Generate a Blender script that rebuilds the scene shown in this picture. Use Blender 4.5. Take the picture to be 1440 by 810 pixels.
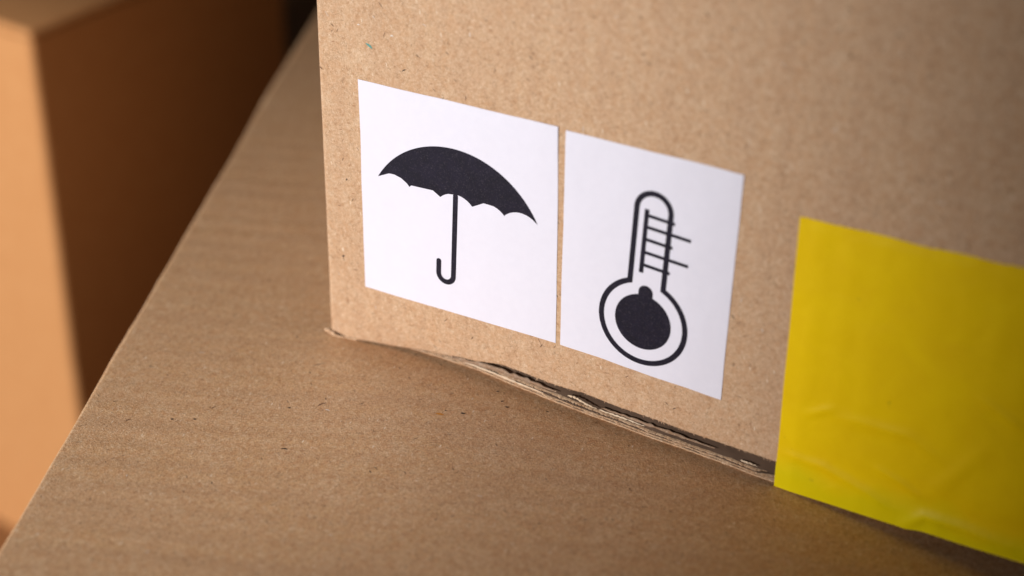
import bpy, bmesh, math, random
from mathutils import Vector, Matrix, noise

for o in list(bpy.data.objects):
    bpy.data.objects.remove(o)
S = bpy.context.scene
COL = S.collection
MM = 0.001
rnd = random.Random(7)

# ------------------------------------------------------------------ camera
cd = bpy.data.cameras.new('camera')
cd.sensor_width = 36.0
cd.lens = 65.8
cd.clip_start = 0.01
cd.clip_end = 20.0
cd.dof.use_dof = True
cd.dof.focus_distance = 0.327
cd.dof.aperture_fstop = 8.8
cd.dof.aperture_blades = 0
cam = bpy.data.objects.new('camera', cd)
COL.objects.link(cam)
right = Vector((0.86297426, 0.50517966, 0.00830276))
up = Vector((-0.25704228, 0.42482696, 0.86801574))
fwd = Vector((-0.43497666, 0.7512094, -0.49646726))
cm = Matrix((right, up, -fwd)).transposed().to_4x4()
cm.translation = Vector((0.18222637, -0.24566463, 0.18367818))
cam.matrix_world = cm
S.camera = cam

# ------------------------------------------------------------------ light
world = bpy.data.worlds.new('World')
S.world = world
world.use_nodes = True
bg = world.node_tree.nodes['Background']
bg.inputs[0].default_value = (1.0, 0.80, 0.64, 1)
bg.inputs[1].default_value = 0.020


def area(name, loc, target, sx, sy, power, color, spread=180.0):
    ld = bpy.data.lights.new(name, 'AREA')
    ld.shape = 'RECTANGLE'
    ld.size, ld.size_y = sx, sy
    ld.energy = power
    ld.color = color
    ld.spread = math.radians(spread)
    lo = bpy.data.objects.new(name, ld)
    lo.location = loc
    lo.rotation_euler = (Vector(target) - Vector(loc)).to_track_quat('-Z', 'Y').to_euler()
    COL.objects.link(lo)
    return lo


def spot(name, loc, target, power, color, cone, blend, radius):
    ld = bpy.data.lights.new(name, 'SPOT')
    ld.energy = power
    ld.color = color
    ld.spot_size = math.radians(cone)
    ld.spot_blend = blend
    ld.shadow_soft_size = radius
    lo = bpy.data.objects.new(name, ld)
    lo.location = loc
    lo.rotation_euler = (Vector(target) - Vector(loc)).to_track_quat('-Z', 'Y').to_euler()
    COL.objects.link(lo)
    return lo


# key: a studio spot low at the front left, its soft cone edge fading out over the tape
spot('key_lamp', (-0.30, -0.60, 0.145), (-0.180, 0.0, 0.060), 25.0, (1.0, 0.962, 0.935), 51.0, .42, .045)
# weaker top lamp over the open corner on the left
spot('top_lamp', (-0.20, 0.10, 0.60), (-0.012, -0.038, 0.0), 5.4, (1.0, 0.962, 0.935), 25, .9, .11)
S.view_settings.view_transform = 'Standard'
S.view_settings.look = 'None'
S.view_settings.exposure = 0.0
S.view_settings.gamma = 1.0
S.view_settings.use_curve_mapping = False
S.render.engine = 'CYCLES'


# ------------------------------------------------------------------ helpers
def sm(a, b, x):
    t = max(0.0, min(1.0, (x - a) / (b - a)))
    return t * t * (3 - 2 * t)


def interp(tab, x):
    if x <= tab[0][0]:
        return tab[0][1]
    for (x0, y0), (x1, y1) in zip(tab, tab[1:]):
        if x <= x1:
            return y0 + (y1 - y0) * (x - x0) / (x1 - x0)
    return tab[-1][1]


def nz(x, y=0.0, z=0.0):
    return noise.noise(Vector((x, y, z)))


def fb(x, y=0.0, z=0.0):
    return nz(x, y, z) + 0.5 * nz(2.1 * x, 2.1 * y, 2.1 * z + 7) + 0.25 * nz(4.3 * x, 4.3 * y, 4.3 * z + 3)


def link(name, verts, faces, mats, parent=None, smooth=True, mi=None):
    """verts in millimetres"""
    me = bpy.data.meshes.new(name)
    me.from_pydata([(v[0] * MM, v[1] * MM, v[2] * MM) for v in verts], [], faces)
    if not isinstance(mats, (list, tuple)):
        mats = [mats]
    for m in mats:
        me.materials.append(m)
    if mi:
        me.polygons.foreach_set('material_index', mi)
    me.polygons.foreach_set('use_smooth', [smooth] * len(me.polygons))
    me.update()
    o = bpy.data.objects.new(name, me)
    COL.objects.link(o)
    o.parent = parent
    return o


def empty(name, loc, rz=0.0):
    o = bpy.data.objects.new(name, None)
    o.empty_display_size = 0.02
    o.location = [c * MM for c in loc]
    o.rotation_euler = (0, 0, rz)
    COL.objects.link(o)
    return o


def tag(o, label, cat):
    o['label'] = label
    o['category'] = cat
    return o


def grid(fn, us, vs):
    V = [fn(u, v) for v in vs for u in us]
    n = len(us)
    F = []
    for j in range(len(vs) - 1):
        for i in range(n - 1):
            a = j * n + i
            F.append((a, a + 1, a + n + 1, a + n))
    return V, F


def lin(a, b, n):
    return [a + (b - a) * i / (n - 1) for i in range(n)]


def solid(o, t, off=-1.0):
    m = o.modifiers.new('thickness', 'SOLIDIFY')
    m.thickness = t * MM
    m.offset = off
    m.use_even_offset = False
    return o


def bev_box(name, lo, hi, bev, mat, parent):
    bm = bmesh.new()
    bmesh.ops.create_cube(bm, size=1.0)
    for v in bm.verts:
        v.co = Vector([(lo[k] + (hi[k] - lo[k]) * (v.co[k] + .5)) * MM for k in range(3)])
    bmesh.ops.bevel(bm, geom=list(bm.edges), offset=bev * MM, segments=4, profile=.5, affect='EDGES')
    me = bpy.data.meshes.new(name)
    bm.to_mesh(me)
    bm.free()
    me.materials.append(mat)
    me.polygons.foreach_set('use_smooth', [True] * len(me.polygons))
    o = bpy.data.objects.new(name, me)
    COL.objects.link(o)
    o.parent = parent
    return o


# ------------------------------------------------------------------ materials
class NT:
    def __init__(self, name):
        self.m = bpy.data.materials.new(name)
        self.m.use_nodes = True
        self.t = self.m.node_tree
        self.b = self.t.nodes['Principled BSDF']
        tc = self.t.nodes.new('ShaderNodeTexCoord')
        s = self.t.nodes.new('ShaderNodeVectorMath')
        s.operation = 'SCALE'
        s.inputs['Scale'].default_value = 1000.0
        self.t.links.new(tc.outputs['Object'], s.inputs[0])
        self.mm = s.outputs[0]                     # object coordinates in millimetres

    def L(self, a, b):
        self.t.links.new(a, b)

    def mapping(self, rot=(0, 0, 0), scale=(1, 1, 1), loc=(0, 0, 0)):
        n = self.t.nodes.new('ShaderNodeMapping')
        n.vector_type = 'TEXTURE'
        self.L(self.mm, n.inputs['Vector'])
        n.inputs['Rotation'].default_value = rot
        n.inputs['Scale'].default_value = tuple(1.0 / c for c in scale)
        n.inputs['Location'].default_value = loc
        return n.outputs[0]

    def noise(self, vec, scale, detail=2, rough=.5, dist=0.0):
        n = self.t.nodes.new('ShaderNodeTexNoise')
        self.L(vec, n.inputs['Vector'])
        n.inputs['Scale'].default_value = scale
        n.inputs['Detail'].default_value = detail
        n.inputs['Roughness'].default_value = rough
        n.inputs['Distortion'].default_value = dist
        return n.outputs['Fac']

    def rng(self, v, a, b, c=0.0, d=1.0):
        n = self.t.nodes.new('ShaderNodeMapRange')
        self.L(v, n.inputs['Value'])
        for k, x in zip(('From Min', 'From Max', 'To Min', 'To Max'), (a, b, c, d)):
            n.inputs[k].default_value = x
        return n.outputs[0]

    def math(self, op, a, b=None):
        n = self.t.nodes.new('ShaderNodeMath')
        n.operation = op
        for k, x in enumerate((a, b)):
            if x is None:
                continue
            if isinstance(x, (int, float)):
                n.inputs[k].default_value = x
            else:
                self.L(x, n.inputs[k])
        return n.outputs[0]

    def mix(self, f, a, b, mode='MIX'):
        n = self.t.nodes.new('ShaderNodeMix')
        n.data_type = 'RGBA'
        n.blend_type = mode
        for k, x in ((0, f), (6, a), (7, b)):
            if isinstance(x, (int, float)):
                n.inputs[k].default_value = x
            elif isinstance(x, tuple):
                n.inputs[k].default_value = (*x, 1)
            else:
                self.L(x, n.inputs[k])
        return n.outputs[2]

    def sep(self, axis):
        n = self.t.nodes.new('ShaderNodeSeparateXYZ')
        self.L(self.mm, n.inputs[0])
        return n.outputs[axis]

    def bump(self, h, dist, normal=None, strength=1.0):
        n = self.t.nodes.new('ShaderNodeBump')
        n.inputs['Distance'].default_value = dist
        n.inputs['Strength'].default_value = strength
        self.L(h, n.inputs['Height'])
        if normal:
            self.L(normal, n.inputs['Normal'])
        return n.outputs[0]


def board(name, base, alt, **kw):
    """the same kraft board without the fine fibre, for sides never seen sharp"""
    N = NT(name)
    col = N.mix(N.rng(N.noise(N.mapping(), 0.16, 4, .62), .34, .66), base, alt)
    col = N.mix(N.rng(N.noise(N.mapping(loc=(31, 7, 3)), 1.6, 3, .7), .35, .7, 0, .35), col, (base[0] * .86, base[1] * .76, base[2] * .7))
    N.L(col, N.b.inputs['Base Color'])
    N.b.inputs['Roughness'].default_value = .86
    N.b.inputs['Specular IOR Level'].default_value = .28
    N.L(N.bump(N.noise(N.mapping(), .5, 3), .06 * MM), N.b.inputs['Normal'])
    return N.m


def cardboard(name, base, alt, normal_axis, flute_axis=None, pitch=4.6, flute=0.05, grain=1.0, flecks=True, dark=(0.13, 0.075, 0.04)):
    """recycled kraft liner: cloudy tone, short fibres lying every way, dark and pale flecks, faint washboard"""
    N = NT(name)

    def rot(a):
        r = [0, 0, 0]
        r[normal_axis] = math.radians(a)
        return tuple(r)
    cloud = N.noise(N.mapping(), 0.16, 4, .62)
    col = N.mix(N.rng(cloud, .34, .66), base, alt)
    med = N.noise(N.mapping(loc=(31, 7, 3)), 0.62, 4, .65)
    col = N.mix(N.rng(med, .40, .62, 0, .62 * grain), col, (base[0] * .88, base[1] * .76, base[2] * .66))
    med2 = N.noise(N.mapping(loc=(3, 71, 13)), 1.1, 3, .6)
    col = N.mix(N.rng(med2, .45, .7, 0, .35 * grain), col, (base[0] * .98, base[1] * 1.04, base[2] * 1.14))
    if flute_axis is not None:
        # faint show-through of the corrugation
        sc = [.03, .03, .03]
        sc[flute_axis] = .30
        band = N.noise(N.mapping(scale=tuple(sc), loc=(2, 4, 6)), 1.0, 2, .5)
        col = N.mix(N.rng(band, .40, .66, 0, .48), col, (base[0] * .84, base[1] * .78, base[2] * .76))
    # felted fibres: short straight ones lying every way, then curly hair-like ones
    fib = None
    for k, a in enumerate((14, 62, 108, 157)):
        sc = [4.6, 4.6, 4.6]
        sc[0 if normal_axis != 0 else 1] = 1.3
        n = N.noise(N.mapping(rot(a), tuple(sc), (k * 17.3, k * 5.1, k * 9.7)), 1.0, 1.5, .5)
        fib = n if fib is None else N.math('ADD', fib, n)
    fine = N.noise(N.mapping(loc=(3, 8, 1)), 3.2, 3, .7)
    tone = N.math('ADD', N.rng(fib, 1.62, 2.38, .72, 1.26), N.rng(fine, .25, .75, -.13, .13))
    hair = None
    for k, (scl, wd, c, amt) in enumerate(((.95, .030, (.30, .15, .07), .62), (1.35, .034, (.34, .18, .09), .55), (.7, .020, (.20, .11, .06), .55), (1.1, .030, (.84, .66, .47), .5), (1.6, .040, (.80, .62, .44), .4))):
        n = N.noise(N.mapping(loc=(k * 13.7, k * 21.1 + 5, k * 7.9)), scl, 2.0, .5, .9)
        line = N.rng(N.math('ABSOLUTE', N.math('SUBTRACT', n, .5)), 0, wd, 1, 0)
        mask = N.rng(N.noise(N.mapping(loc=(k * 3.3 + 40, 2, k * 9.1)), scl * .9, 2), .50, .60)
        lv = N.math('MULTIPLY', line, mask)
        col = N.mix(N.math('MULTIPLY', lv, amt * min(1.0, grain)), col, c)
        if k >= 3:
            hair = lv if hair is None else N.math('ADD', hair, lv)
    g = N.math('ADD', 1.0, N.math('MULTIPLY', N.math('SUBTRACT', tone, 1.0), (.50 * grain)))
    comb = N.t.nodes.new('ShaderNodeCombineXYZ')
    # darker fibres are also warmer
    N.L(N.math('POWER', g, .75), comb.inputs[0])
    N.L(g, comb.inputs[1])
    N.L(N.math('POWER', g, 1.3), comb.inputs[2])
    col = N.mix(1.0, col, comb.outputs[0], 'MULTIPLY')
    if flecks:
        for k, (a, thr, c, dens) in enumerate(((35, .30, dark, .035), (120, .30, dark, .03), (80, .28, (.82, .68, .52), .05), (170, .25, (.32, .15, .07), .05))):
            sc = [1.9, 1.9, 1.9]
            sc[0 if normal_axis != 0 else 1] = .52
            v = N.t.nodes.new('ShaderNodeTexVoronoi')
            v.feature = 'F1'
            v.voronoi_dimensions = '3D'
            v.inputs['Scale'].default_value = 1.0
            v.inputs['Randomness'].default_value = 1.0
            N.L(N.mapping(rot(a), tuple(sc), (k * 11.1 + 2, k * 3.7, k * 8.3)), v.inputs['Vector'])
            sp = N.t.nodes.new('ShaderNodeSeparateColor')
            N.L(v.outputs['Color'], sp.inputs[0])
            pick = N.math('LESS_THAN', sp.outputs[0], dens)
            near = N.rng(v.outputs['Distance'], thr * .45, thr, 1, 0)
            vis = N.math('MULTIPLY', N.math('MULTIPLY', pick, near), N.rng(sp.outputs[1], 0, 1, .25, .9))
            col = N.mix(vis, col, c)
    N.L(col, N.b.inputs['Base Color'])
    N.b.inputs['Roughness'].default_value = .86
    N.b.inputs['Specular IOR Level'].default_value = .28
    nb = None
    if flute_axis is not None:
        warp = N.noise(N.mapping(), .05, 2, .5)
        ph = N.math('ADD', N.math('MULTIPLY', N.sep(flute_axis), 2 * math.pi / pitch), N.math('MULTIPLY', warp, 3.0))
        h = N.math('MULTIPLY', N.math('SINE', ph), N.rng(N.noise(N.mapping(loc=(9, 2, 5)), .07, 2), .35, .65, .15, 1.0))
        nb = N.bump(h, flute * MM)
    h2 = N.math('ADD', N.math('MULTIPLY', N.noise(N.mapping(loc=(13, 18, 11)), 2.6, 2.5, .65), 2.2), N.math('MULTIPLY', hair, .5))
    nb = N.bump(h2, .026 * MM * grain, nb)
    N.L(nb, N.b.inputs['Normal'])
    return N.m


M_face = cardboard('kraft_face', (.62, .425, .272), (.58, .378, .23), 1, 0, 4.8, .014, grain=1.2)
M_side = board('kraft_side', (.60, .40, .245), (.57, .365, .22))
M_flap = board('kraft_flap', (.60, .40, .245), (.57, .365, .22))
M_low = cardboard('kraft_lower_top', (.63, .41, .235), (.58, .345, .17), 2, 1, 6.0, .034, grain=1.6)
M_lows = board('kraft_lower_side', (.57, .385, .25), (.55, .345, .195))
M_torn = cardboard('kraft_torn_ply', (.66, .46, .30), (.58, .39, .24), 1, None, flecks=False, grain=1.3)
M_inner_shade = board('kraft_inner_shade', (.105, .067, .045), (.065, .04, .026))  # darkened so the shade of recess and gaps is in the colour
M_peel = cardboard('kraft_peeled_ply', (.36, .25, .175), (.28, .19, .13), 1, None, flecks=False, grain=1.2)
M_shred = board('pale_torn_fibre', (.80, .66, .50), (.70, .54, .38))
M_bg = board('kraft_orange', (.70, .35, .14), (.66, .315, .12))


def paper_mat():
    N = NT('white_label_paper')
    c = N.noise(N.mapping(), .6, 4, .6)
    N.L(N.mix(N.rng(c, .3, .7), (.80, .80, .92), (.78, .78, .90)), N.b.inputs['Base Color'])
    N.b.inputs['Roughness'].default_value = .62
    N.b.inputs['Specular IOR Level'].default_value = .35
    nb = N.bump(N.noise(N.mapping(), 4.0, 3, .6), .004 * MM)
    nb = N.bump(N.noise(N.mapping(loc=(5, 5, 5)), .12, 3), .22 * MM, nb)
    N.L(nb, N.b.inputs['Normal'])
    return N.m


def ink_mat():
    N = NT('black_toner')
    f = N.noise(N.mapping(), 3.4, 3, .8)
    g = N.noise(N.mapping(loc=(2, 3, 4)), .5, 2)
    col = N.mix(N.rng(g, .3, .7), (.007, .006, .015), (.011, .009, .023))
    col = N.mix(N.rng(f, .55, .72, 0, .4), col, (.12, .105, .135))
    N.L(col, N.b.inputs['Base Color'])
    N.b.inputs['Roughness'].default_value = .6
    N.b.inputs['Specular IOR Level'].default_value = .2
    N.L(N.bump(f, .006 * MM), N.b.inputs['Normal'])
    return N.m


def tape_mat():
    N = NT('yellow_packing_tape')
    a = N.noise(N.mapping(), .10, 4, .6, .6)
    col = N.mix(N.rng(a, .35, .68), (.93, .65, .0), (.88, .59, .0))
    # olive tone along the low fold where the film stands off the board
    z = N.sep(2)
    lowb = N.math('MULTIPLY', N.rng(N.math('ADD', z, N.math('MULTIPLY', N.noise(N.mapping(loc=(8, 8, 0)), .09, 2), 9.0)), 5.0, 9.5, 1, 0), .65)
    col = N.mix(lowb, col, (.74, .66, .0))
    sp = N.noise(N.mapping(loc=(1, 9, 4)), .33, 3, .6)
    col = N.mix(N.rng(sp, .68, .76, 0, .4), col, (.33, .27, .01))
    N.L(col, N.b.inputs['Base Color'])
    N.b.inputs['Roughness'].default_value = .45
    N.b.inputs['Specular IOR Level'].default_value = .22
    N.b.inputs['Subsurface Weight'].default_value = 0.0
    rib = N.math('SINE', N.math('ADD', N.math('MULTIPLY', N.sep(0), 2 * math.pi / 4.8), N.math('MULTIPLY', N.noise(N.mapping(), .05, 2), 4.0)))
    nb = N.bump(N.math('MULTIPLY', rib, N.rng(N.noise(N.mapping(loc=(7, 1, 2)), .05, 2), .4, .65)), .026 * MM)
    nb = N.bump(N.noise(N.mapping(), .22, 2, .5, .5), .12 * MM, nb)
    N.L(nb, N.b.inputs['Normal'])
    return N.m


def flat_mat(name, c, r=.8):
    N = NT(name)
    f = N.noise(N.mapping(), 6.0, 2)
    N.L(N.mix(N.rng(f, .3, .7), c, tuple(x * .75 for x in c)), N.b.inputs['Base Color'])
    N.b.inputs['Roughness'].default_value = r
    return N.m


def table_mat():
    N = NT('brown_table')
    g = N.noise(N.mapping(scale=(.02, .5, .5)), 1.0, 5, .6, .4)
    N.L(N.mix(N.rng(g, .3, .7), (.34, .17, .07), (.27, .13, .05)), N.b.inputs['Base Color'])
    N.b.inputs['Roughness'].default_value = .55
    N.L(N.bump(g, .05 * MM), N.b.inputs['Normal'])
    return N.m


M_paper, M_ink, M_tape, M_table = paper_mat(), ink_mat(), tape_mat(), table_mat()
M_stand = flat_mat('added_stand_dark', (.045, .03, .022))
M_black = flat_mat('dark_fleck', (.03, .018, .012))
M_brown = flat_mat('brown_fleck', (.20, .10, .05))
M_white = flat_mat('pale_fleck', (.86, .80, .72), .35)
M_teal = flat_mat('teal_fleck', (.12, .36, .32))
M_orange = flat_mat('orange_fleck', (.62, .25, .03))

# ------------------------------------------------------------------ setting
TABLE_Z = -206.0
V, F = grid(lambda u, v: (u, v, TABLE_Z), lin(-900, 900, 7), lin(-600, 1200, 7))
t = link('table_surface', V, F, M_table)
t['kind'] = 'structure'
LOW_Z = -92.0                              # the lower box stands on an added dark stand, out of view


# ------------------------------------------------------------------ lower box
def ztop(x, y):
    """height of the lower box's bowed top, world mm"""
    return -0.7 + 1.3 * math.exp(-((x - 28) / 25) ** 2 - (y / 45) ** 2) - 0.8 * sm(40, 95, x) * math.exp(-(y / 90) ** 2) - 4.6 * sm(80, 155, x)


ANG = math.atan2(.393, .919)
ca, sa = math.cos(ANG), math.sin(ANG)
EX, EY = -46.9, 12.0                       # a point of its left top edge
LW, V0, V1 = 330.0, -150.0, 150.0
cx, cy = EX + ca * LW / 2, EY + sa * LW / 2
lower = empty('cardboard_box', (cx, cy, LOW_Z), ANG)
tag(lower, 'large brown cardboard box lying underneath, its top fills the foreground', 'box')


def low_local(u, v, wob=0.0):
    x = EX + ca * u - sa * v
    y = EY + sa * u + ca * v
    return (u - LW / 2, v, ztop(x, y) + wob - LOW_Z)


RB = 1.0


def low_top(s, v):
    # s runs over the rounded left fold first (negative), then the flat
    wob = .10 * fb(s * .03, v * .05, 2) + .030 * math.sin(v * 2 * math.pi / 6.0 + 2 * nz(v * .02)) * (1 - .6 * sm(0, 30, abs(s)))
    e = .55 * nz(v * .018, 6, 2) + .22 * fb(v * .06, 3, 1) + .03 * math.sin(v * 2 * math.pi / 6.0)
    if s < 0:
        a = -s * math.pi / 2
        u = RB - RB * math.sin(a) + e * math.sin(a)
        p = low_local(u, v, wob)
        return (p[0], p[1], p[2] - RB * (1 - math.cos(a)))
    return low_local(RB + s, v, wob)


ss = [-1, -.85, -.7, -.55, -.4, -.25, -.1] + lin(0, 150, 120) + lin(152, LW - RB, 40)
V, F = grid(low_top, ss, lin(V0, V1, 260))
top_panel = link('top_panel', V, F, M_low, lower)
solid(top_panel, 2.6)
H = -LOW_Z
# four walls under the top, butted at the corners
wall_h = H - 4.6
bev_box('side_wall', (-LW / 2 + .1, V0 + 4, 0), (-LW / 2 + 4.0, V1 - 4, wall_h), .8, M_lows, lower)
bev_box('side_wall', (LW / 2 - 4.0, V0 + 4, 0), (LW / 2 - .1, V1 - 4, wall_h), .8, M_lows, lower)
bev_box('end_wall', (-LW / 2 + .1, V0, 0), (LW / 2 - .1, V0 + 3.9, wall_h), .8, M_lows, lower)
bev_box('end_wall', (-LW / 2 + .1, V1 - 3.9, 0), (LW / 2 - .1, V1, wall_h), .8, M_lows, lower)
stand = bev_box('added_stand', (-LW / 2 + 45, V0 + 40, TABLE_Z - LOW_Z + .2), (LW / 2 - 40, V1 - 40, -.2), 2.0, M_stand, None)  # unseen block, added to cut light bounced onto the box behind
stand.location = lower.location
stand.rotation_euler = lower.rotation_euler
stand['kind'] = 'structure'


# ------------------------------------------------------------------ box behind, left
bgz = math.atan2(-0.098, 0.995)            # its side runs almost straight back
bgb = empty('cardboard_box', (-180.6, 109.6, TABLE_Z), bgz)
tag(bgb, 'blurred orange-brown cardboard box standing behind at the left edge', 'box')
BW, BL, BH = 220.0, 105.0, 190.5


def sleeve(name, x0, x1, y0, y1, z0, z1, r, mat, parent, skip=()):
    """rounded rectangular tube of board walls with soft folds"""
    prof = []
    for (qx, qy, a0) in ((x1 - r, y0 + r, -90), (x1 - r, y1 - r, 0), (x0 + r, y1 - r, 90), (x0 + r, y0 + r, 180)):
        for k in range(7):
            a = math.radians(a0 + 15 * k)
            prof.append((qx + r * math.cos(a), qy + r * math.sin(a)))
    n = len(prof)
    zs = lin(z0, z1, 24)
    V = []
    for z in zs:
        for (x, y) in prof:
            w = .25 * fb(x * .02, y * .02, z * .02)
            V.append((x + w, y + w, z))
    F = []
    for j in range(len(zs) - 1):
        for i in range(n):
            F.append((j * n + i, j * n + (i + 1) % n, (j + 1) * n + (i + 1) % n, (j + 1) * n + i))
    return link(name, V, F, mat, parent)


sleeve('wall', -BW, 0, 0, BL, 0, BH - 2.4, 2.2, M_bg, bgb)


def bgflap(y0, y1):
    o = bev_box('top_flap', (-BW + .6, y0, BH - 3.2), (-.6, y1, BH), 1.3, M_bg, bgb)
    return o


bgflap(.6, BL / 2 - .4)
bgflap(BL / 2 + .4, BL - .6)

# ------------------------------------------------------------------ upper box
upper = empty('cardboard_box', (0, 0, 0))
tag(upper, 'upright kraft cardboard box carrying the two white labels and yellow tape, bottom edge torn', 'box')
UW, UD, UH = 215.0, 160.0, 150.0

EDGE = [(0.2, .55), (2.0, .2), (3.9, -.03), (7.7, .68), (14.1, 1.62), (17.3, 2.16), (22.3, 2.98), (24.3, 3.01), (28.1, 3.63), (31.2, 3.85), (36.7, 4.88), (41.2, 4.67), (46.7, 4.24), (51.8, 4.28), (53.2, 4.45), (60.3, 3.87), (67.3, 3.73), (74.1, 3.30), (80.8, 3.17), (87.4, 3.04), (91.2, 2.94), (120, 2.6), (215, 2.4)]
LINE = [(0, .1), (6, .2), (12, 1.2), (17.3, 2.0), (24.3, 2.09), (31.9, 1.96), (39.4, 1.22), (46.8, .65), (51.9, .26), (60.5, -.11), (67.5, -.51), (74.3, -.61), (81.1, -.85), (87.7, -1.3), (91.3, -1.3), (215, -1.3)]
K = 0.743                                  # how much a step back in y lifts a point in this view


def y_line(x):
    """front edge of the bottom flap: set back where the bottom is crushed"""
    return max(0.15, (interp(LINE, x) - ztop(x, 0)) / K)


def rec(x, z):
    r = .62 * y_line(x) * (1 - .5 * sm(60, 90, x)) * sm(0, 10, x)
    t = max(0.0, (9.0 - z) / 9.0)
    return r * t * t


def z_edge(x):
    zap = interp(EDGE, x)
    z = zap
    for _ in range(3):
        z = zap - K * rec(x, z)
    j = .15 * nz(x * 1.7, 4) + .11 * nz(x * 4.7, 9)
    return z + j * (.6 + .4 * nz(x * .2, 7))


RC = 1.3


def front(s, w):
    # s < 0 : rounded fold to the left side ; w 0..1 from the torn edge upward
    x = max(s, 0.0)
    ze = z_edge(x + .2)
    z = ze + (UH - ze) * w
    bow = .12 * fb(x * .018, z * .018, 5)
    soft = .10 * fb(z * .09, 1, 8)
    if s < 0:
        a = -s * math.pi / 2
        return (RC - RC * math.sin(a) + soft * math.sin(a), RC - RC * math.cos(a) + bow + rec(0.2, z), z)
    return (RC + s, bow + rec(x, z), z)


ss = [-1, -.84, -.68, -.52, -.36, -.2, -.08] + lin(0, 94, 400) + lin(95, UW - RC, 60)
ws = [0, .0015, .004, .008, .014, .022, .032, .045, .06] + lin(.08, 1, 40)
V, F = grid(front, ss, ws)
fp = link('front_panel', V, F, M_face, upper)
solid(fp, .38)

# other walls and flaps close the box
bev_box('side_panel', (0.02, RC + .45, 1.0), (3.6, UD - 4, UH), .5, M_side, upper)
bev_box('side_panel', (UW - 3.6, RC + .45, 1.0), (UW, UD - 4, UH), .5, M_side, upper)
bev_box('back_panel', (0, UD - 3.9, 1.0), (UW, UD, UH), .5, M_face, upper)
bev_box('top_flap', (.3, .8, UH + .2), (UW - .3, UD / 2 - .4, UH + 3.4), 1.0, M_flap, upper)
bev_box('top_flap', (.3, UD / 2 + .4, UH + .2), (UW - .3, UD - .3, UH + 3.4), 1.0, M_flap, upper)


# the inner ply, recess shade painted into its grey-brown, bared between the torn liner and the bottom flap
LIFT = [(16, -.25), (30, .05), (50, .32), (62, .15), (75, -.05), (92, .18), (215, .1)]


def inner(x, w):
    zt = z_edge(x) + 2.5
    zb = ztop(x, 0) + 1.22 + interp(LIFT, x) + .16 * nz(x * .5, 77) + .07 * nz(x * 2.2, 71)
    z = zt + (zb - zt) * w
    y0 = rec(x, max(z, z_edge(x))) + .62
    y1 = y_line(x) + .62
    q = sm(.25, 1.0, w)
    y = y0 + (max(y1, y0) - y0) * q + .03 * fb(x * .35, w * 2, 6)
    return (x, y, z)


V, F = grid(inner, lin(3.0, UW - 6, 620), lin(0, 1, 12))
ip = link('inner_ply', V, F, M_inner_shade, upper)


def ply(name, parent, x0, x1, dz, thick, dy, jag, seed, mat, back=9.0, wander=.15, n=900, lift=None):
    """one paper layer of the crushed bottom flap: thin sheet with a ragged front edge"""
    V, F = [], []
    xs = lin(x0, x1, n)
    for x in xs:
        fade = sm(x0, x0 + 6, x) * (1 - sm(x1 - 5, x1, x))
        yf = y_line(x) + dy + jag * (nz(x * 1.3, seed) * .6 + nz(x * 4.1, seed + 2) * .45 + nz(x * 9.3, seed + 8) * .3 + nz(x * .35, seed + 5)) + (1 - fade) * 1.2
        z = ztop(x, 0) + dz + wander * nz(x * .22, seed + 9) + .06 * nz(x * 1.1, seed + 3)
        if lift:
            z += interp(lift, x)
        th = thick * (1 + .35 * nz(x * .9, seed + 1))
        cup = .10 * nz(x * .6, seed + 4)
        V += [(x, yf + .05, z + th), (x, yf, z + th * .5), (x, yf + .06, z), (x, yf + back, z - cup * .2), (x, yf + back, z + th), (x, yf + 1.4, z + th + cup)]
    k = 6
    for i in range(n - 1):
        for j in range(k):
            a, b = i * k + j, i * k + (j + 1) % k
            F.append((a, b, b + k, a + k))
    return link(name, V, F, mat, parent)


flap = ply('bottom_flap', upper, 7.0, UW - 2, .04, .19, 0.0, .12, 1.0, M_torn, back=UD - 12, wander=.03)
ply('gap_shade', flap, 13.0, 92.3, .22, .29, .24, .06, 61.0, M_inner_shade, wander=.02)  # dark strip standing in for the shade between flap and middle ply
ply('middle_ply', flap, 12.0, 92.5, .50, .16, .04, .26, 21.0, M_torn, wander=.10)
ply('gap_shade', flap, 17.0, 92.2, .65, .32, .30, .06, 67.0, M_inner_shade, wander=.05)  # same painted shade, between middle and upper ply
ply('upper_ply', flap, 16.0, 92.0, .95, .15, .16, .40, 41.0, M_torn, wander=.10, lift=LIFT)


# torn, fuzzy paper: the tuft at the corner and the shreds along the tear
def shred(name, pts, width, thick, mat, parent, seed):
    """ragged ribbon of torn paper along pts (x,y,z mm), curled"""
    V, F = [], []
    n = 26
    for i in range(n):
        q = i / (n - 1) * (len(pts) - 1)
        k = min(int(q), len(pts) - 2)
        f = q - k
        p = [pts[k][c] + (pts[k + 1][c] - pts[k][c]) * f for c in range(3)]
        p[2] += .16 * nz(i * .55, seed + 11) + .08 * nz(i * 1.7, seed + 13)
        p[1] += .15 * nz(i * .4, seed + 17)
        taper = math.sin(math.pi * min(1, .12 + i / (n - 1) * .86)) ** .6
        w = width * taper * (1 + .9 * nz(i * .7, seed) + .5 * nz(i * 1.9, seed + 6))
        up_ = w * (.5 + .25 * nz(i * .9, seed + 2))
        V += [(p[0], p[1] - .1 * nz(i * .8, seed), p[2] + up_), (p[0], p[1] - thick - .18 * nz(i * .5, seed + 4), p[2] + up_ * .35), (p[0], p[1] - thick * .8, p[2] - w * .3), (p[0], p[1] + thick, p[2] - w * .42)]
    for i in range(n - 1):
        for j in range(4):
            a, b = i * 4 + j, i * 4 + (j + 1) % 4
            F.append((a, b, b + 4, a + 4))
    F += [(0, 1, 2, 3), tuple((n - 1) * 4 + j for j in (3, 2, 1, 0))]
    return link(name, V, F, mat, parent)


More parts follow.
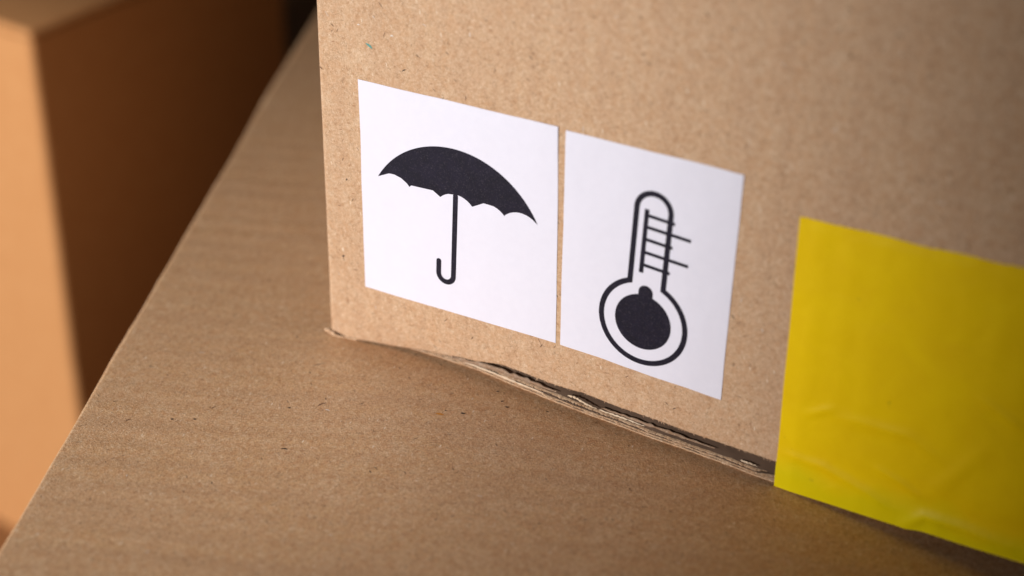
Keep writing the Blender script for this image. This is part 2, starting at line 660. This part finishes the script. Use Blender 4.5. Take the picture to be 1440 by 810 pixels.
shred('torn_corner', [(-.9, .1, .25), (-.2, -.1, .2), (.8, -.1, .05), (2.0, .05, -.1)], 1.25, .35, M_torn, upper, 3)
shred('torn_corner', [(.0, -.05, -.05), (1.4, -.3, -.2), (2.8, -.25, -.25), (4.4, .1, -.2)], .8, .25, M_torn, upper, 12)
shred('torn_corner', [(3.4, .15, -.1), (4.8, .0, -.1), (6.2, .2, .1), (7.6, .6, .4)], .6, .2, M_torn, upper, 19)
shred('torn_shred', [(51.4, .35, 2.6), (52.8, .05, 2.9), (54.2, .0, 2.6), (55.6, .15, 2.1), (57.2, .5, 1.7)], .55, .10, M_shred, upper, 8)
shred('torn_shred', [(57.5, .6, 1.5), (61.0, .35, 1.7), (64.0, .35, 1.55), (66.5, .7, 1.1)], .45, .10, M_shred, upper, 15)
shred('torn_shred', [(26.0, 2.2, 1.6), (30.0, 1.7, 1.7), (36.0, 1.5, 1.4), (41, 1.3, 1.1), (46.0, 1.2, .8)], .5, .12, M_shred, upper, 23)
shred('torn_shred', [(84.8, .7, .5), (86.2, .35, .75), (88.0, .45, .6)], .4, .10, M_shred, upper, 31)


def peeled(x):
    w = .42
    return (x, inner(x, w)[1] - .22, (z_edge(x) * .42 + (ztop(x, 0) + 1.2) * .58) + .1)


shred('peeled_ply', [peeled(x) for x in lin(27, 49, 12)], 1.15, .16, M_peel, upper, 45)
shred('peeled_ply', [peeled(x) for x in lin(58, 80, 12)], .7, .14, M_peel, upper, 52)


def torn_fibres():
    V, F = [], []
    for k in range(420):
        x = rnd.uniform(8, 91.5)
        which = rnd.random()
        if which < .35 or x < 14:
            z, y = z_edge(x), rec(x, z_edge(x)) - .01
        else:
            z, y = ztop(x, 0) + rnd.choice((.14, .58, 1.03 + interp(LIFT, x))), y_line(x) + rnd.uniform(-.05, .15)
        ln, wd = rnd.uniform(.2, .7), rnd.uniform(.03, .075)
        a, b = rnd.uniform(-2.9, -.2) if which < .35 else rnd.uniform(0, 6.28), rnd.uniform(-.7, .3)
        dx, dz, dy = math.cos(a) * ln, math.sin(a) * ln * .6, b * ln * .6
        i = len(V)
        V += [(x - wd, y, z), (x + wd, y, z + wd), (x + dx * .6 + wd * .5, y + dy * .4, z + dz * .6), (x + dx, y + dy, z + dz), (x + dx * .55 - wd * .5, y + dy * .45, z + dz * .55)]
        F.append((i, i + 1, i + 2, i + 3, i + 4))
    o = link('torn_fibres', V, F, M_torn, upper, False)
    o['kind'] = 'stuff'


torn_fibres()


# flecks of bark and foil pressed into the paper: far too many to count
def fleck_part(name, parent, items, place):
    mats = [M_black, M_brown, M_white, M_teal, M_orange]
    V, F, mi = [], [], []
    for (a, b, ln, wd, ang, m) in items:
        base = len(V)
        n = 4
        bend = rnd.uniform(-.6, .6)
        for i in range(n):
            s = (i / (n - 1) - .5) * ln
            w = wd * (1 - .75 * abs(2 * i / (n - 1) - 1)) * rnd.uniform(.7, 1.2)
            th = ang + bend * (i / (n - 1) - .5)
            for q in (-.5, .5):
                V.append(place(a + s * math.cos(th) - q * w * math.sin(th), b + s * math.sin(th) + q * w * math.cos(th)))
        for i in range(n - 1):
            F.append((base + 2 * i, base + 2 * i + 1, base + 2 * i + 3, base + 2 * i + 2))
            mi.append(m)
    o = link(name, V, F, mats, parent, False, mi)
    o['kind'] = 'stuff'
    return o


items = [(11.3, 60.6, 1.5, .5, -.5, 3), (9.2, 64, 0.5, .25, .3, 2), (16, 63.4, .6, .4, .1, 2), (18.3, 57.6, .9, .25, .6, 0), (.9, 54.2, 1.0, .2, -.5, 1), (7.4, 71.8, 1.2, .18, -.7, 0), (5.5, 33.6, .5, .3, 1.2, 0), (4.1, 17.5, .5, .4, .6, 0)]
for _ in range(230):
    items.append((rnd.uniform(2, 125), rnd.uniform(5.5, 110), rnd.uniform(.35, 1.3), rnd.uniform(.07, .2), rnd.uniform(0, 3.14), rnd.choice((1, 1, 1, 0, 2, 2))))


def on_front(x, z):
    xx = max(0.0, x - RC)
    return (x, .12 * fb(xx * .018, z * .018, 5) + rec(xx, z) - .035, z)


fleck_part('paper_flecks', upper, items, on_front)


def to_low(x, y):
    dx, dy = x - EX, y - EY
    return (dx * ca + dy * sa, -dx * sa + dy * ca)


items = []
for (x, y, ln, wd, an, m) in [(33.4, -13.6, 1.5, .7, .2, 4), (38.4, -2, .5, .45, .2, 0), (40.6, -4.2, .55, .45, 1, 0), (42.3, -5.3, .8, .45, .4, 0), (33.7, -12.2, .4, .35, .4, 0), (36.8, -11.3, .9, .5, .2, 0), (15.8, -35.7, 1.2, .5, .3, 0), (8.9, -24.9, .6, .45, .2, 0), (13.3, -21.2, 1.8, .35, 1.1, 1), (15.4, -22.3, .9, .3, .1, 2), (-7, -38, .6, .5, .3, 0), (-3.5, -36, .6, .45, .3, 0), (14.5, 2.5, 1.8, .3, 1.2, 1), (5.0, -10.5, 2.2, .3, 1.0, 1)]:
    u, v = to_low(x, y)
    items.append((u, v, ln, wd, an - ANG, m))
for _ in range(170):
    items.append((rnd.uniform(3, 170), rnd.uniform(-115, 90), rnd.uniform(.35, 1.3), rnd.uniform(.09, .26), rnd.uniform(0, 3.14), rnd.choice((1, 1, 1, 0, 0, 2))))


def on_low(u, v):
    s = u - RB
    p = low_top(max(s, 0), v)
    return (p[0], p[1], p[2] + .04)


fleck_part('paper_flecks', lower, items, on_low)


# ------------------------------------------------------------------ paper labels
def bow_at(x, z):
    xx = max(0.0, x - RC)
    return .12 * fb(xx * .018, z * .018, 5) + rec(xx, z)


def paper(name, tl, tr, br, bl, parent, seed, curls):
    def lift(u, v):
        h = .015
        for (cu, cv, r, a) in curls:
            d = math.hypot((u - cu), (v - cv))
            h += a * (1 - sm(0, r, d))
        return h

    def fn(u, v):
        ax = tl[0] + (tr[0] - tl[0]) * u
        az = tl[1] + (tr[1] - tl[1]) * u
        bx = bl[0] + (br[0] - bl[0]) * u
        bz = bl[1] + (br[1] - bl[1]) * u
        x, z = bx + (ax - bx) * v, bz + (az - bz) * v
        # hand-cut edges wander slightly
        x += .13 * fb(v * 2.2, seed, u * 1.5) * abs(2 * u - 1)
        z += .13 * fb(u * 2.2, seed + 4, v * 1.5) * abs(2 * v - 1)
        return (x, bow_at(x, z) - lift(u, v), z)
    V, F = grid(fn, lin(0, 1, 70), lin(0, 1, 70))
    o = link(name, V, F, M_paper, parent)
    solid(o, .07, 1.0)
    o.modifiers.new('crisp_edge', 'EDGE_SPLIT').split_angle = math.radians(45)
    return o


INK = .105


def place_ink(pts2, org, rotdeg, off=INK):
    c, s = math.cos(math.radians(rotdeg)), math.sin(math.radians(rotdeg))
    out = []
    for (u, v) in pts2:
        x, z = org[0] + c * u - s * v, org[1] + s * u + c * v
        out.append((x, bow_at(x, z) - off, z))
    return out


def ribbon(path, width, closed=False, cap=True):
    """flat stroke along a 2-D path: verts and quads"""
    n = len(path)
    V, F = [], []
    for i, p in enumerate(path):
        a = path[(i - 1) % n] if (closed or i > 0) else p
        b = path[(i + 1) % n] if (closed or i < n - 1) else p
        d1 = Vector((p[0] - a[0], p[1] - a[1]))
        d2 = Vector((b[0] - p[0], b[1] - p[1]))
        if d1.length < 1e-9:
            d1 = d2
        if d2.length < 1e-9:
            d2 = d1
        d1.normalize()
        d2.normalize()
        t_ = d1 + d2
        t_.normalize()
        m = 1.0 / max(.5, t_.dot(d1))
        nx, ny = -t_.y * width / 2 * m, t_.x * width / 2 * m
        V += [(p[0] + nx, p[1] + ny), (p[0] - nx, p[1] - ny)]
    for i in range(n if closed else n - 1):
        j = (i + 1) % n
        F.append((2 * i, 2 * i + 1, 2 * j + 1, 2 * j))
    if cap and not closed:
        for (e, o_) in ((0, 1), (n - 1, n - 2)):
            p, q = path[e], path[o_]
            ang = math.atan2(p[1] - q[1], p[0] - q[0])
            base = len(V)
            for k in range(7):
                t_ = ang - math.pi / 2 + math.pi * k / 6
                V.append((p[0] + width / 2 * math.cos(t_), p[1] + width / 2 * math.sin(t_)))
            F.append(tuple(range(base, base + 7)))
    return V, F


def arc(c, r, a0, a1, n):
    return [(c[0] + r * math.cos(math.radians(a0 + (a1 - a0) * i / (n - 1))), c[1] + r * math.sin(math.radians(a0 + (a1 - a0) * i / (n - 1)))) for i in range(n)]


def poly_obj(name, pts2, org, rotdeg, parent, off=INK):
    P = place_ink(pts2, org, rotdeg, off)
    bm = bmesh.new()
    vs = [bm.verts.new([c * MM for c in p]) for p in P]
    f = bm.faces.new(vs)
    bmesh.ops.triangulate(bm, faces=[f])
    for f in bm.faces:
        f.normal_update()
        if f.normal.y > 0:
            f.normal_flip()
    me = bpy.data.meshes.new(name)
    bm.to_mesh(me)
    bm.free()
    me.materials.append(M_ink)
    o = bpy.data.objects.new(name, me)
    COL.objects.link(o)
    o.parent = parent
    return o


def stroke_obj(name, path, width, org, rotdeg, parent, off=INK, closed=False, cap=True):
    V2, F = ribbon(path, width, closed, cap)
    return link(name, place_ink(V2, org, rotdeg, off), F, M_ink, parent, False)


# label with the umbrella
ul = empty('paper_label', (0, 0, 0))
tag(ul, 'white paper label printed with a black umbrella, nearest the box corner', 'label')
paper('paper_sheet', (8.8, 53.85), (48.58, 54.37), (48.99, 12.96), (8.76, 12.38), ul, 2.0, [(1, 1, .22, .10), (1, .6, .10, .02), (0, 1, .12, .03)])
R_, h_ = 18.55, 8.85
a_ = math.degrees(math.asin(h_ / R_))
pts = arc((0, 0), R_, a_, 180 - a_, 60)
hw = math.sqrt(R_ * R_ - h_ * h_)
sag = 1.4
w5 = 2 * hw / 5
rs = (w5 * w5 / 4 + sag * sag) / (2 * sag)
half = math.degrees(math.asin(w5 / 2 / rs))
for k in range(5):
    c_ = (-hw + w5 * (k + .5), h_ - .35 * math.sin(math.pi * (k + .5) / 5) + sag - rs)
    pts += arc(c_, rs, 90 + half, 90 - half, 12)[(1 if k == 0 else 0):(-1 if k == 4 else None)]
poly_obj('umbrella_canopy', pts, (28.45, 26.75), -1.5, ul)
st = [(0, 0), (0, -8.0), (0, -16.2)] + arc((-1.55, -16.2), 1.55, 0, -180, 16)[1:] + [(-3.1, -13.9)]
stroke_obj('umbrella_handle', [(0, 0)] + [(0, -i * 1.0) for i in range(1, 16)] + st[2:], 1.0, (28.55, 36.35), 2.0 * -1, ul, INK + .02)

# label with the thermometer
tl_ = empty('paper_label', (0, 0, 0))
tag(tl_, 'white paper label printed with a black thermometer, between umbrella label and yellow tape', 'label')
paper('paper_sheet', (49.92, 54.05), (81.68, 54.04), (80.73, 11.8), (49.85, 12.94), tl_, 9.0, [(1, .5, .12, .02), (1, 1, .16, .06), (1, 0, .14, .03), (0, 1, .14, .04)])
B_, TR = (65.55, 22.35), -2.75
rb, hwid, vtop = 7.85, 3.1, 21.3
ja = math.degrees(math.asin(hwid / rb))
path = arc((0, 0), rb, 90 - ja, 90 + ja - 360, 64) + [(-hwid, 9.5), (-hwid, 13), (-hwid, 17)] + arc((0, vtop), hwid, 180, 0, 22) + [(hwid, 17), (hwid, 13), (hwid, 9.5)]
stroke_obj('thermometer_outline', path, 1.0, B_, TR, tl_, INK, closed=True)
# bulb with its nub
nub = 1.35
ang0 = math.degrees(math.asin(nub / 5.25))
bulb = arc((0, 0), 5.25, 90 - ang0, 90 + ang0 - 360, 56) + arc((0, 5.75), nub, 180, 0, 14)
poly_obj('thermometer_bulb', bulb, B_, TR, tl_)
stroke_obj('scale_line', [(-1.22, 9.3 + i * 1.0) for i in range(13)], .82, B_, TR, tl_, INK + .02, cap=False)
for (v, long_) in ((20.2, 0), (18.05, 1), (15.75, 0), (13.3, 1), (10.9, 0)):
    e = 7.05 if long_ else 3.95
    stroke_obj('scale_tick', [(-1.1 + (e + 1.1) * i / 8, v - .012 * i) for i in range(9)], .60, B_, TR, tl_, INK + .04, cap=False)

# ------------------------------------------------------------------ yellow tape
TB = [(91, -1.72), (105.7, -1.7), (114.9, -1.62), (117.3, -1.15), (125.7, -1.1), (134.4, -.85), (160, -.8), (215, -.8)]


CREASE = [([(101, 15.5), (107, 15.7), (113.4, 15.9), (118.7, 13.3)], .24, 1.1), ([(109, 8.0), (113.4, 6.6), (117, 4.8)], .26, .7),
          ([(118, 6.0), (122.1, 12.2), (126, 18.5)], .20, 1.5), ([(114.6, -.8), (117.6, 2.0), (123.5, 2.1), (132, 1.2)], .40, 1.0),
          ([(124, 26.5), (132, 22.5)], .26, .9), ([(91.7, 5.4), (100, 5.1), (108, 2.8), (112, 1.2)], .30, .9), ([(96, 14.2), (101, 17.2)], .2, .8)]


def wr(x, z):
    """soft wrinkles of the film"""
    h = .10 * fb(x * .06, z * .06, 11)
    if x > 140 or z > 32:
        return h
    for (pl, a, w) in CREASE:
        best, tt = 1e9, 0.0
        n = len(pl) - 1
        for k in range(n):
            (x0, z0), (x1, z1) = pl[k], pl[k + 1]
            dx, dz = x1 - x0, z1 - z0
            t_ = max(0.0, min(1.0, ((x - x0) * dx + (z - z0) * dz) / (dx * dx + dz * dz)))
            d = math.hypot(x - x0 - dx * t_, z - z0 - dz * t_)
            if d < best:
                best, tt = d, (k + t_) / n
        h += a * math.exp(-(best / w) ** 2) * math.sin(math.pi * (.12 + .8 * tt))
    return h


def tape(x, s):
    # s 0..1 face from the upper edge down, 1..2 tucked under the box
    zt = 49.45 + .024 * (x - 91.6) + .22 * nz(x * .16, 3) + .5 * sm(98, 106, x) * nz(x * .13, 5) + .10 * nz(x * .9, 8)
    zb = interp(TB, x)
    xl = x + .12 * nz(s * 4, 2) * (1 - sm(91, 95, x))
    if s <= 1:
        z = zt + (zb - zt) * s
        stand = .07 + .12 * sm(.02, 0, s) if False else .07
        edge = min(1, (x - 91.5) / 3.0) * min(1, (zt - z) / 2.0 + .05)
        low = sm(7, 1, z)
        y = bow_at(x, max(z, z_edge(x) if x < 215 else 3)) * (1 - low) - stand - (.12 + max(-.10, wr(x, z))) * max(0, edge) - .18 * low
        return (xl, y, z)
    q = s - 1
    return (xl, -.25 + .9 * math.sin(q * 1.5) * 1.0 + 9 * max(0, q - .15), zb - .22 * math.sin(min(1, q * 6) * math.pi / 2) + .20 * q)


V, F = grid(tape, lin(91.55, 140, 200) + lin(141, 160, 20) + lin(162, UW - 1, 20), lin(0, 1, 170) + [1.03, 1.08, 1.2, 1.5, 2.0])
tp = link('packing_tape', V, F, M_tape)
solid(tp, .06, 1.0)
tp.modifiers.new('crisp_edge', 'EDGE_SPLIT').split_angle = math.radians(45)
tag(tp, 'wide strip of yellow packing tape around the lower right of the box', 'tape')
